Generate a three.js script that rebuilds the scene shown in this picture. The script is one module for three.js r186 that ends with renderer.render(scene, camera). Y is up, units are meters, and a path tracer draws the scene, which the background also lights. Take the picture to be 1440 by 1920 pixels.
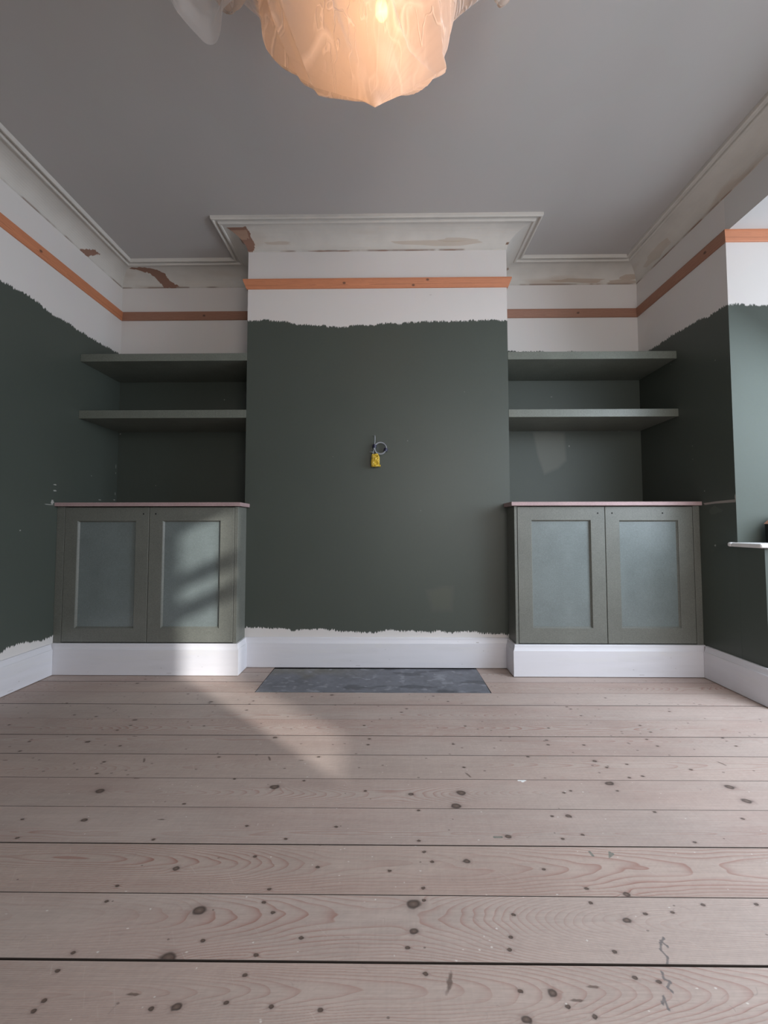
import * as THREE from 'three';
import { mergeGeometries } from 'three/addons/utils/BufferGeometryUtils.js';
import { RectAreaLightUniformsLib } from 'three/addons/lights/RectAreaLightUniformsLib.js';
import { RoundedBoxGeometry } from 'three/addons/geometries/RoundedBoxGeometry.js';

RectAreaLightUniformsLib.init();

// ---------------------------------------------------------------- camera, sky, sun, window light, exposure
const scene = new THREE.Scene();
const camera = new THREE.PerspectiveCamera(2 * Math.atan(960 / 721) * 180 / Math.PI, 0.75, 0.02, 100);
camera.position.set(0, 0.85, 2.3987);
camera.rotation.order = 'YXZ';
camera.rotation.set(0.0425, 0.012, -0.0008);
const renderer = new THREE.WebGLRenderer({ antialias: true });
renderer.toneMapping = THREE.LinearToneMapping;
renderer.toneMappingExposure = 1.0;
renderer.shadowMap.enabled = true;

scene.background = new THREE.Color().setRGB(0.62, 0.72, 0.86);      // even overcast sky
const GARDEN = new THREE.Color().setRGB(1.06, 0.97, 0.92);               // light off the brick yard behind
const DAY = new THREE.Color().setRGB(0.83, 0.93, 1.06);

// room size, metres: chimney breast front is z = 0, the camera looks along -z
const L = -1.9736, R = 1.8137, A = -0.9022, B = 0.7555, DA = -0.3616, ZB = 3.7, CEIL = 2.735;
const BAYZ = 0.373, BAYE = 2.35, BAYX = 3.0, BAYTOP = 2.4385;

// a low sun that reaches this room only through the gap between the houses over the road
const ELEV = 18 * Math.PI / 180;
const sun = new THREE.DirectionalLight(new THREE.Color().setRGB(1.0, 0.98, 0.95), 4.9);
sun.position.set(0.747 * Math.cos(ELEV), Math.sin(ELEV), 0.664 * Math.cos(ELEV)).multiplyScalar(14);
sun.castShadow = true; sun.shadow.radius = 2; sun.shadow.mapSize.set(2048, 2048);
Object.assign(sun.shadow.camera, { left: -5, right: 5, top: 5, bottom: -5, near: 0.5, far: 30 });
sun.name = 'sun'; scene.add(sun, sun.target);

function windowLight(name, x, y, z, w, h, intensity, down, back) {           // daylight just inside a window's glass; it falls from the sky, so downward
  const l = new THREE.RectAreaLight(back ? GARDEN : DAY, intensity, w, h);
  l.name = name; l.position.set(x, y, z); l.lookAt(back ? x : x - 1, y - down, back ? z - 1 : z); scene.add(l);
}
windowLight('bay_skylight', BAYX - 0.56, 1.56, 1.425, 1.6, 1.3, 8, 1.2);
windowLight('bay_daylight', BAYX - 0.06, 1.52, 1.425, 1.6, 1.3, 5.3, 0);
windowLight('sash_daylight', R + 0.0, 1.52, 2.76, 0.5, 1.1, 1.2, 0.4);
windowLight('garden_daylight', 0.95, 1.5, ZB - 0.02, 1.0, 1.2, 6.7, 0.15, true);

// ---------------------------------------------------------------- helpers
function mulberry(a) { return () => { a = (a + 0x6d2b79f5) | 0; let t = Math.imul(a ^ (a >>> 15), 1 | a); t = (t + Math.imul(t ^ (t >>> 7), 61 | t)) ^ t; return ((t ^ (t >>> 14)) >>> 0) / 4294967296; }; }
const hash = (x, y, s) => { let h = Math.imul(x, 374761393) ^ Math.imul(y, 668265263) ^ Math.imul(s, 1274126177); h = Math.imul(h ^ (h >>> 13), 1274126177); return ((h ^ (h >>> 16)) >>> 0) / 4294967296; };
function noise(x, y, s = 1) {
  const xi = Math.floor(x), yi = Math.floor(y); let u = x - xi, v = y - yi; u = u * u * (3 - 2 * u); v = v * v * (3 - 2 * v);
  const a = hash(xi, yi, s), b = hash(xi + 1, yi, s), c = hash(xi, yi + 1, s), d = hash(xi + 1, yi + 1, s);
  return (a + (b - a) * u) * (1 - v) + (c + (d - c) * u) * v;
}
const fbm = (x, y, s, n = 4) => { let t = 0, k = 0.5, m = 0; for (let i = 0; i < n; i++) { t += k * noise(x, y, s + i * 17); m += k; k *= 0.5; x *= 2.03; y *= 2.03; } return t / m; };
const clamp = (x, a = 0, b = 1) => Math.min(b, Math.max(a, x));
const smooth = (a, b, x) => { const t = clamp((x - a) / (b - a)); return t * t * (3 - 2 * t); };
const lerp = (a, b, t) => a + (b - a) * t;
const sr = (c) => { c = clamp(c); return Math.round(255 * (c <= 0.0031308 ? 12.92 * c : 1.055 * Math.pow(c, 1 / 2.4) - 0.055)); };
const css = (r, g, b, a = 1) => `rgba(${sr(r)},${sr(g)},${sr(b)},${a})`;      // linear albedo to a CSS colour

const used = {};
function numbered(name) { const n = used[name] = (used[name] ?? -1) + 1; return n ? name + '_' + String(n).padStart(3, '0') : name; }
function shadows(m) { m.castShadow = m.receiveShadow = true; return m; }
function mesh(name, geometry, material, parent = scene) {
  const m = shadows(new THREE.Mesh(Array.isArray(geometry) ? mergeGeometries(geometry) : geometry, material));
  m.name = parent === scene ? numbered(name) : name; parent.add(m); return m;
}
function struct(name, geometry, material, label) {
  const m = mesh(name, geometry, material); m.name = name; m.userData.kind = 'structure'; if (label) m.userData.label = label; return m;
}
function tag(o, label, category, group) { o.userData.label = label; o.userData.category = category; if (group) o.userData.group = group; return o; }
function thing(name, [x, y, z], label, category, group) {
  const g = new THREE.Group(); g.name = numbered(name); g.position.set(x, y, z); scene.add(g); return tag(g, label, category, group);
}
function metricUV(g, ox = 0, oy = 0, oz = 0) {                        // uv in metres of the face's own plane
  if (g.index) g = g.toNonIndexed();
  g.computeVertexNormals();
  const p = g.attributes.position, n = g.attributes.normal, uv = new Float32Array(p.count * 2);
  for (let i = 0; i < p.count; i++) {
    const x = p.getX(i) + ox, y = p.getY(i) + oy, z = p.getZ(i) + oz, ax = Math.abs(n.getX(i)), ay = Math.abs(n.getY(i)), az = Math.abs(n.getZ(i));
    if (ay >= ax && ay >= az) { uv[2 * i] = x; uv[2 * i + 1] = z; } else if (ax >= az) { uv[2 * i] = z; uv[2 * i + 1] = y; } else { uv[2 * i] = x; uv[2 * i + 1] = y; }
  }
  g.setAttribute('uv', new THREE.BufferAttribute(uv, 2)); return g;
}
function box(x0, x1, y0, y1, z0, z1, turned) {                        // metric uv; turned swaps u and v
  const g = new THREE.BoxGeometry(x1 - x0, y1 - y0, z1 - z0); g.translate((x0 + x1) / 2, (y0 + y1) / 2, (z0 + z1) / 2);
  const m = metricUV(g); m.clearGroups(); return m;
}
function rbox(x0, x1, y0, y1, z0, z1, r = 0.002, s = 2) {
  const g = new RoundedBoxGeometry(x1 - x0, y1 - y0, z1 - z0, s, r), n = g.index ? g.toNonIndexed() : g; n.translate((x0 + x1) / 2, (y0 + y1) / 2, (z0 + z1) / 2);
  const p = n.attributes.position, no = n.attributes.normal, uv = n.attributes.uv;
  for (let i = 0; i < p.count; i++) {
    const ax = Math.abs(no.getX(i)), ay = Math.abs(no.getY(i)), az = Math.abs(no.getZ(i));
    if (ay >= ax && ay >= az) uv.setXY(i, p.getX(i), p.getZ(i)); else if (ax >= az) uv.setXY(i, p.getZ(i), p.getY(i)); else uv.setXY(i, p.getX(i), p.getY(i));
  }
  n.clearGroups(); return n;
}
function canvasMap(w, h, draw, srgb = true) {
  const c = document.createElement('canvas'); c.width = w; c.height = h; draw(c.getContext('2d'), w, h);
  const t = new THREE.CanvasTexture(c); t.magFilter = THREE.LinearFilter; if (srgb) t.colorSpace = THREE.SRGBColorSpace; return t;
}
function pixelMap(w, h, f, srgb = true) {                             // f(px, py from the bottom) -> linear [r, g, b]
  return canvasMap(w, h, (c) => {
    const im = new ImageData(w, h), d = im.data;
    for (let y = 0; y < h; y++) for (let x = 0; x < w; x++) {
      const k = ((h - 1 - y) * w + x) * 4, v = f(x, y);
      for (let i = 0; i < 3; i++) d[k + i] = srgb ? sr(v[i]) : Math.round(255 * clamp(v[i]));
      d[k + 3] = 255;
    }
    c.putImageData(im, 0, 0);
  }, srgb);
}
const std = (o) => new THREE.MeshStandardMaterial(o), phys = (o) => new THREE.MeshPhysicalMaterial(o);

// mitred sweep of a profile [[out, y], ...] along a plan line [[x, z], ...]; one geometry per straight run. "out" is to the right of travel, seen from above
function sweep(line, profile, { ends = [0, 0], y0 = 0 } = {}) {
  const runs = [], n = line.length, dir = [], off = (i, d) => {
    const a = dir[Math.max(0, i - 1)], b = dir[Math.min(n - 2, i)], na = [-a[1], a[0]], nb = [-b[1], b[0]];
    if (i === 0 || i === n - 1) return [line[i][0] + na[0] * d * (i ? 1 : 0) + (i ? 0 : nb[0] * d), line[i][1] + (i ? na[1] : nb[1]) * d];
    const k = 1 + na[0] * nb[0] + na[1] * nb[1];
    return [line[i][0] + (na[0] + nb[0]) * d / k, line[i][1] + (na[1] + nb[1]) * d / k];
  };
  for (let i = 0; i < n - 1; i++) { const dx = line[i + 1][0] - line[i][0], dz = line[i + 1][1] - line[i][1], l = Math.hypot(dx, dz); dir.push([dx / l, dz / l]); }
  for (let i = 0; i < n - 1; i++) {
    const pos = [], uv = [], len = Math.hypot(line[i + 1][0] - line[i][0], line[i + 1][1] - line[i][1]);
    let arc = 0;
    for (let j = 0; j < profile.length - 1; j++) {
      const [d0, h0] = profile[j], [d1, h1] = profile[j + 1], arc1 = arc + Math.hypot(d1 - d0, h1 - h0);
      const a = off(i, d0), b = off(i + 1, d0), c = off(i + 1, d1), e = off(i, d1);
      const s = (q) => (q[0] - line[i][0]) * dir[i][0] + (q[1] - line[i][1]) * dir[i][1];
      const P = [[a[0], h0 + y0, a[1]], [b[0], h0 + y0, b[1]], [c[0], h1 + y0, c[1]], [e[0], h1 + y0, e[1]]], U = [[s(a), arc], [s(b), arc], [s(c), arc1], [s(e), arc1]];
      for (const k of [0, 1, 2, 0, 2, 3]) { pos.push(...P[k]); uv.push(...U[k]); }
      arc = arc1;
    }
    const faces = THREE.ShapeUtils.triangulateShape(profile.map(([d, h]) => new THREE.Vector2(d, h)), []);
    for (const at of [i, i + 1]) if (at === 0 || at === n - 1) {        // close the two ends of the line
      const q = profile.map(([d, h]) => { const o = off(at, d); return [o[0], h + y0, o[1]]; });
      for (const f of faces) for (const k of at ? f : [f[0], f[2], f[1]]) { pos.push(...q[k]); uv.push(0, 0); }
    }
    const g = new THREE.BufferGeometry();
    g.setAttribute('position', new THREE.Float32BufferAttribute(pos, 3)); g.setAttribute('uv', new THREE.Float32BufferAttribute(uv, 2));
    g.computeVertexNormals(); runs.push(g);
  }
  return runs;
}

// ---------------------------------------------------------------- paints and boards
const WHITE = [0.70, 0.675, 0.655], GREEN = [0.064, 0.077, 0.065];
// a painted wall: white plaster with a green coat whose hand-cut edges are polylines in metres
function paintedWall(x0, x1, y0, y1, res, { top = [], low = null, seed = 1, extra, rough = 0.47, white = WHITE } = {}) {
  const w = Math.round((x1 - x0) * res), h = Math.round((y1 - y0) * res), along = (line, x) => {
    if (x <= line[0][0]) return line[0][1];
    for (let i = 1; i < line.length; i++) if (x <= line[i][0]) return lerp(line[i - 1][1], line[i][1], (x - line[i - 1][0]) / Math.max(1e-6, line[i][0] - line[i - 1][0]));
    return line[line.length - 1][1];
  };
  const map = canvasMap(w, h, (c) => {
    const im = new ImageData(w, h), d = im.data;
    for (let px = 0; px < w; px++) {
      const x = x0 + (px + 0.5) / res, jag = (fbm(x * 34, 3, seed, 2) - 0.5) * 0.010 + (noise(x * 9, 9, seed) - 0.5) * 0.014;
      const t = top.length ? along(top, x) + jag : -9, b = low ? along(low, x) + jag * 1.1 : -9;
      for (let py = 0; py < h; py++) {
        const y = y1 - (py + 0.5) / res, k = (py * w + px) * 4, bristle = (noise(x * 260, y * 24, seed + 5) - 0.5) * 0.016;
        const g = smooth(-0.0035, 0.0035, t - y + bristle) * smooth(-0.0035, 0.0035, y - b + bristle);
        const m = 1 + (fbm(x * 3, y * 3, seed + 2, 3) - 0.5) * 0.10 + (noise(x * 130, y * 130, seed + 8) - 0.5) * 0.03, n = 1 + (fbm(x * 2.1, y * 2.1, seed + 3, 3) - 0.5) * 0.05;
        for (let i = 0; i < 3; i++) d[k + i] = sr(lerp(white[i] * n, GREEN[i] * m, g));
        d[k + 3] = 255;
      }
    }
    c.putImageData(im, 0, 0);
    if (extra) { c.save(); c.setTransform(res, 0, 0, -res, -x0 * res, y1 * res); extra(c); c.restore(); }   // drawn in metres
  });
  map.repeat.set(1 / (x1 - x0), 1 / (y1 - y0)); map.offset.set(-x0 / (x1 - x0), -y0 / (y1 - y0));
  return std({ map, roughness: rough });
}
function fleck(c, x, y, w, h, color = css(0.5, 0.47, 0.44), seed = 1) {   // a chip or a stain with a ragged outline
  const r = mulberry(Math.round(x * 7919 + y * 104729 + seed)); c.fillStyle = color; c.beginPath();
  for (let i = 0; i < 12; i++) { const a = i / 12 * 2 * Math.PI, k = 0.6 + 0.5 * r(); c.lineTo(x + Math.cos(a) * w * k, y + Math.sin(a) * h * k); }
  c.fill();
}
function blob(c, pts, color, alphaSteps = 5, spread = 0.01) {         // a patch with a feathered outline
  const cx = pts.reduce((s, p) => s + p[0], 0) / pts.length, cy = pts.reduce((s, p) => s + p[1], 0) / pts.length;
  for (let i = 0; i < alphaSteps; i++) {
    const k = 1 - i / alphaSteps * spread * 20; c.fillStyle = color; c.beginPath();
    pts.forEach(([x, y]) => c.lineTo(cx + (x - cx) * k, cy + (y - cy) * k)); c.closePath(); c.fill();
  }
}
const whitePaint = std({ color: new THREE.Color().setRGB(0.70, 0.69, 0.68), roughness: 0.42 });
const plainWhite = std({ color: new THREE.Color().setRGB(0.64, 0.635, 0.625), roughness: 0.8 });
const ceilingMap = pixelMap(512, 512, (x, y) => { const n = 1 + (fbm(x / 60, y / 60, 41, 4) - 0.5) * 0.05; return [0.485 * n, 0.47 * n, 0.458 * n]; });
ceilingMap.wrapS = ceilingMap.wrapT = THREE.MirroredRepeatWrapping; ceilingMap.repeat.set(0.4, 0.4);
const ceilingPaint = std({ map: ceilingMap, roughness: 0.9 });
const plainGreen = std({ color: new THREE.Color().setRGB(...GREEN), roughness: 0.55 });

// raw green board: fine light and dark fibres, a little polished by the machine
function boardMap(base, seed, contrast) {
  const t = pixelMap(512, 512, (x, y) => {
    const m = 1 + (fbm(x / 90, y / 90, seed, 4) - 0.5) * 0.22, f = (noise(x / 1.6, y / 1.6, seed + 3) - 0.5) + (noise(x / 3.1, y / 2.2, seed + 4) - 0.5), s = hash(x >> 1, y >> 1, seed) > 0.985 ? 0.25 : 0;
    const k = m * (1 + f * contrast + s); return base.map((b) => b * k);
  });
  t.wrapS = t.wrapT = THREE.MirroredRepeatWrapping; t.repeat.set(1.9, 1.9); return t;
}
const board = std({ map: boardMap([0.155, 0.163, 0.143], 71, 0.28), roughness: 0.44 });
const boardPanel = phys({ map: boardMap([0.165, 0.197, 0.195], 72, 0.22), roughness: 0.34, ior: 1.6 });
const pinkBoard = std({ map: boardMap([0.42, 0.30, 0.30], 73, 0.2), roughness: 0.6 });
const dark = std({ color: 0x0b0b0a, roughness: 0.8 });

// ---------------------------------------------------------------- walls
const chimneyFace = paintedWall(A, B, 0, CEIL, 620, {
  seed: 11, top: [[-0.90, 2.183], [-0.80, 2.180], [-0.71, 2.171], [-0.437, 2.142], [-0.31, 2.130], [-0.16, 2.150], [0.074, 2.152], [0.105, 2.164], [0.41, 2.168], [0.75, 2.170]],
  low: [[-0.90, 0.239], [-0.805, 0.235], [-0.79, 0.227], [-0.425, 0.227], [-0.29, 0.214], [-0.227, 0.209], [0.0, 0.216], [0.135, 0.226], [0.25, 0.209], [0.30, 0.223], [0.364, 0.208], [0.495, 0.218], [0.56, 0.204], [0.63, 0.196], [0.733, 0.198]],
  extra(c) {
    blob(c, [[0.22, 0.47], [0.34, 0.50], [0.41, 0.50], [0.40, 0.33], [0.26, 0.33]], css(0.12, 0.14, 0.10, 0.05), 6, 0.02);
    for (const [x, y, w] of [[0.12, 1.40, 0.004], [-0.35, 1.30, 0.003], [0.2, 0.96, 0.003], [0.48, 1.71, 0.003]]) fleck(c, x, y, w, w, css(0.25, 0.27, 0.25, 0.7));
    fleck(c, 0.27, 2.34, 0.010, 0.0018, css(0.34, 0.31, 0.29, 0.8));
  },
});
const leftFace = paintedWall(DA - 0.04, 1.0, 0, CEIL, 620, {
  seed: 12, top: [[-0.40, 2.13], [-0.33, 2.127], [-0.17, 2.118], [0.01, 2.106], [0.13, 2.109], [0.28, 2.112], [0.40, 2.126], [0.52, 2.119], [0.8, 2.13]],
  low: [[-0.4, 0.216], [0.14, 0.217], [0.30, 0.223], [0.37, 0.229], [0.41, 0.232], [0.44, 0.219], [0.6, 0.224], [0.9, 0.21]],
  extra(c) {
    for (const [z, y, w, h] of [[0.156, 1.109, 0.012, 0.004], [0.156, 1.074, 0.015, 0.005], [0.17, 1.006, 0.012, 0.016], [0.19, 0.99, 0.04, 0.002], [-0.345, 1.30, 0.003, 0.02], [-0.345, 1.25, 0.003, 0.008], [-0.345, 1.10, 0.004, 0.014], [-0.34, 1.055, 0.012, 0.005], [-0.2, 1.045, 0.02, 0.003], [-0.12, 1.2, 0.004, 0.004], [-0.27, 1.62, 0.005, 0.005], [0.36, 0.84, 0.006, 0.004]]) fleck(c, z, y, w, h, css(0.45, 0.45, 0.43, 0.9));
  },
});
const rightFace = paintedWall(DA - 0.04, 1.0, 0, CEIL, 620, {
  seed: 13, top: [[-0.4, 2.09], [-0.24, 2.087], [-0.08, 2.084], [0.14, 2.071], [0.25, 2.049], [0.372, 2.0455]],
  extra(c) {
    c.fillStyle = css(0.34, 0.31, 0.28, 0.95); c.beginPath(); c.moveTo(0.165, 0.993); c.lineTo(0.25, 0.998); c.lineTo(0.372, 1.0); c.lineTo(0.372, 0.985); c.lineTo(0.24, 0.986); c.lineTo(0.175, 0.982); c.fill();
    fleck(c, 0.371, 1.01, 0.004, 0.02, css(0.5, 0.47, 0.44)); fleck(c, 0.24, 0.95, 0.05, 0.025, css(0.13, 0.14, 0.12, 0.35));
    for (const [z, y, w] of [[0.235, 0.753, 0.007], [0.176, 1.062, 0.004], [0.1, 1.34, 0.003], [0.1, 1.26, 0.003], [0.28, 1.78, 0.003], [-0.05, 1.9, 0.003]]) fleck(c, z, y, w, w, css(0.4, 0.4, 0.38, 0.8));
  },
});
const returnFace = paintedWall(R, R + 0.9, 0, CEIL, 420, { seed: 14, rough: 0.8, top: [[R, 2.040], [R + 0.08, 2.036], [R + 0.13, 2.037], [R + 0.18, 2.030], [R + 0.8, 2.04]] });
const backLeftFace = paintedWall(L, A, 0, CEIL, 420, { seed: 15, top: [[L, 2.118], [A, 2.122]], extra(c) { for (const [x, y, w] of [[-1.69, 1.16, 0.004], [-1.96, 1.54, 0.006], [-1.2, 1.79, 0.004]]) fleck(c, x, y, w, w, css(0.4, 0.4, 0.38, 0.8)); } });
const backRightFace = paintedWall(B, R, 0, CEIL, 560, {
  seed: 16, rough: 0.58, top: [[B, 2.134], [0.88, 2.139], [0.95, 2.131], [1.09, 2.136], [1.2, 2.125], [R, 2.125]],
  extra(c) {
    blob(c, [[1.035, 1.55], [1.15, 1.56], [1.275, 1.545], [1.285, 1.33], [1.22, 1.27], [1.115, 1.225], [1.07, 1.36]], css(0.17, 0.18, 0.13, 0.09), 7, 0.01);
    fleck(c, 1.30, 1.44, 0.005, 0.008, css(0.4, 0.4, 0.37, 0.8)); fleck(c, 1.18, 1.80, 0.008, 0.003, css(0.3, 0.3, 0.28, 0.8));
    fleck(c, 1.66, 1.55, 0.016, 0.003, css(0.4, 0.38, 0.33, 0.8)); fleck(c, 1.70, 1.93, 0.004, 0.01, css(0.4, 0.38, 0.33, 0.6));
  },
});

struct('wall_chimney', box(A, B, 0, CEIL + 0.05, DA - 0.2, 0), chimneyFace);
struct('wall_alcove_left', box(L - 0.25, A, 0, CEIL + 0.05, DA - 0.2, DA), backLeftFace);
struct('wall_alcove_right', box(B, R + 0.0, 0, CEIL + 0.05, DA - 0.2, DA), backRightFace);
struct('wall_left', box(L - 0.25, L, 0, CEIL + 0.05, DA, ZB), leftFace);
{
  const g = new THREE.BoxGeometry(BAYX + 0.25 - R, CEIL + 0.05, BAYZ - DA + 0.2).toNonIndexed(); g.translate((R + BAYX + 0.25) / 2, (CEIL + 0.05) / 2, (DA - 0.2 + BAYZ) / 2);
  const m = metricUV(g); m.clearGroups(); for (let i = 0; i < 6; i++) m.addGroup(i * 6, 6, i === 4 ? 1 : 0);
  struct('wall_right', m, [rightFace, returnFace]);
}
const sash0 = 2.45, sash1 = 3.05, sashLow = 0.86, sashTop = 2.27;
struct('wall_right_rear', [box(R, R + 0.25, 0, CEIL + 0.05, BAYE, sash0), box(R, R + 0.25, 0, CEIL + 0.05, sash1, ZB), box(R, R + 0.25, 0, sashLow, sash0, sash1), box(R, R + 0.25, sashTop, CEIL + 0.05, sash0, sash1)], plainWhite);
struct('lintel_right', box(R, R + 0.25, BAYTOP, CEIL + 0.05, BAYZ, BAYE), plainWhite);
struct('wall_bay', [box(BAYX, BAYX + 0.25, 0, 0.8, BAYZ, BAYE + 0.25), box(BAYX, BAYX + 0.25, 2.24, BAYTOP + 0.2, BAYZ, BAYE + 0.25), box(BAYX, BAYX + 0.25, 0.8, 2.24, BAYZ, 0.6), box(BAYX, BAYX + 0.25, 0.8, 2.24, 2.25, BAYE + 0.25), box(R + 0.25, BAYX, 0, BAYTOP + 0.2, BAYE, BAYE + 0.25)], plainGreen);
struct('ceiling_bay', box(R + 0.25, BAYX, BAYTOP, BAYTOP + 0.2, BAYZ, BAYE), ceilingPaint);
struct('wall_back', [box(L - 0.25, 0.4, 0, CEIL + 0.05, ZB, ZB + 0.25), box(1.5, R + 0.25, 0, CEIL + 0.05, ZB, ZB + 0.25), box(0.4, 1.5, 0, 0.85, ZB, ZB + 0.25), box(0.4, 1.5, 2.15, CEIL + 0.05, ZB, ZB + 0.25)], plainWhite);
struct('ceiling', box(L - 0.25, R + 0.25, CEIL, CEIL + 0.2, DA - 0.2, ZB + 0.25), ceilingPaint);
// the low boxed-in wall under the white sill, in the bay
const ledgeFace = std({ color: new THREE.Color().setRGB(...GREEN), roughness: 0.55 });
struct('wall_ledge', box(R + 0.0005, BAYX, 0, 0.753, BAYZ, 0.515), ledgeFace);

// windows out of view that light the room
function sashWindow(name, x0, x1, y0, y1, z0, z1, lights, bars, half = 0.028) {
  const g = new THREE.Group(); g.name = name; g.userData.kind = 'structure'; scene.add(g);
  const f = 0.05, w = (z1 - z0) / lights, parts = [box(x0, x1, y0, y0 + f, z0, z1), box(x0, x1, y1 - f, y1, z0, z1)];
  for (let i = 0; i <= lights; i++) { const z = clamp(z0 + i * w - f / 2, z0, z1 - f); parts.push(box(x0, x1, y0 + f, y1 - f, z, z + f)); }
  mesh('window_frame', parts, whitePaint, g);
  const xm = (x0 + x1) / 2;
  for (let i = 0; i < lights; i++) for (const y of bars) mesh('meeting_rail', box(xm - 0.02, xm + 0.02, y - half, y + half, z0 + i * w + f / 2, z0 + (i + 1) * w - f / 2), whitePaint, g);
  for (let i = 0; i < lights; i++) mesh('pane', box(xm - 0.002, xm + 0.002, y0 + f / 2, y1 - f / 2, z0 + i * w + f / 2, z0 + (i + 1) * w - f / 2), glass, g);
  return g;
}
const glass = phys({ color: 0xffffff, transmission: 1, roughness: 0.02, ior: 1.45, thickness: 0 });
sashWindow('window_1', BAYX + 0.02, BAYX + 0.1, 0.8, 2.24, 0.6, 2.25, 3, [1.55]);
sashWindow('window_2', R + 0.1, R + 0.18, sashLow, sashTop, sash0, sash1, 1, [1.74, 1.92], 0.045);
{
  const g = new THREE.Group(); g.name = 'window_3'; g.userData.kind = 'structure'; scene.add(g);
  const z0 = ZB + 0.1, z1 = ZB + 0.17;
  mesh('window_frame', [box(0.4, 1.5, 0.85, 0.91, z0, z1), box(0.4, 1.5, 2.09, 2.15, z0, z1), box(0.4, 0.46, 0.91, 2.09, z0, z1), box(1.44, 1.5, 0.91, 2.09, z0, z1), box(0.93, 0.97, 0.91, 2.09, z0, z1)], whitePaint, g);
  for (const [a, b] of [[0.46, 0.93], [0.97, 1.44]]) mesh('pane', box(a, b, 0.91, 2.09, z0 + 0.03, z0 + 0.034), glass, g);
}
// houses over the road, with the gap between them that lets the low sun through
const render_ = std({ color: new THREE.Color().setRGB(0.28, 0.25, 0.22), roughness: 0.9 });
struct('exterior_house_1', box(5, 9, -0.6, 8, -6, 5.40), render_);
struct('exterior_house_2', box(4, 5, -0.6, 8, 5.80, 16), render_);
struct('ground', box(R + 0.6, 14, -0.7, -0.6, -8, 16), std({ color: 0x55544f, roughness: 0.95 }));

// ---------------------------------------------------------------- cornice, picture rail, skirting
const plan = [[L, ZB], [L, DA], [A, DA], [A, 0], [B, 0], [B, DA], [R, DA], [R, ZB]];
const coveProfile = [[0, 2.630], [0.003, 2.634]];
for (let i = 0; i <= 12; i++) { const t = i / 12 * Math.PI / 2; coveProfile.push([0.004 + 0.118 * (1 - Math.cos(t)), 2.634 + 0.083 * Math.sin(t)]); }
coveProfile.push([0.124, 2.7135], [0.128, 2.711], [0.136, 2.711], [0.140, 2.7145], [0.142, 2.724], [0.156, 2.724], [0.158, 2.717], [0.162, 2.714], [0.168, 2.714], [0.172, 2.718], [0.173, CEIL], [0, CEIL]);
const COVE_ARC = 0.165;
function coveMaterial(len, seed, patches, s0 = 0) {
  const W = Math.min(1400, Math.round(len * 560)), H = 160, top = 0.33;
  const map = canvasMap(W, H, (c) => {
    const im = new ImageData(W, H), d = im.data;
    for (let y = 0; y < H; y++) for (let x = 0; x < W; x++) {
      const s = x / W * len, a = y / H * top, k = ((H - 1 - y) * W + x) * 4;
      const stain = smooth(0.58, 0.8, fbm(s * 2.6, a * 9, seed, 3)) * smooth(0.15, 0.03, a) * 0.45, line = smooth(0.010, 0.0, Math.abs(a - 0.004)) * smooth(0.42, 0.62, fbm(s * 9, 1, seed + 7, 3));
      const n = 1 + (fbm(s * 14, a * 14, seed + 3, 3) - 0.5) * 0.12;
      let col = [0.60 * n, 0.58 * n, 0.54 * n];
      col = col.map((v, i) => lerp(lerp(v, [0.42, 0.32, 0.24][i], stain), [0.20, 0.13, 0.10][i], line * 0.7));
      for (let i = 0; i < 3; i++) d[k + i] = sr(col[i]); d[k + 3] = 255;
    }
    c.putImageData(im, 0, 0);
    c.save(); c.setTransform(W / len, 0, 0, -H / top, 0, H); patches?.(c); c.restore();
  });
  map.repeat.set(1 / len, 1 / top); map.offset.set(0, 0);
  return std({ map, roughness: 0.85 });
}
const PLASTER = css(0.26, 0.145, 0.105), PLASTER2 = css(0.42, 0.28, 0.20, 0.8);
function ragged(c, pts, color, seed, amp = 0.006) {                   // a filled patch with a torn edge
  const r = mulberry(seed); c.fillStyle = color; c.beginPath();
  pts.forEach((p, i) => { const q = pts[(i + 1) % pts.length]; for (let k = 0; k < 7; k++) { const t = k / 7; c.lineTo(lerp(p[0], q[0], t) + (r() - 0.5) * amp * 2, lerp(p[1], q[1], t) + (r() - 0.5) * amp * 2); } }); c.closePath(); c.fill();
}
const lenL = ZB - DA;
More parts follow.
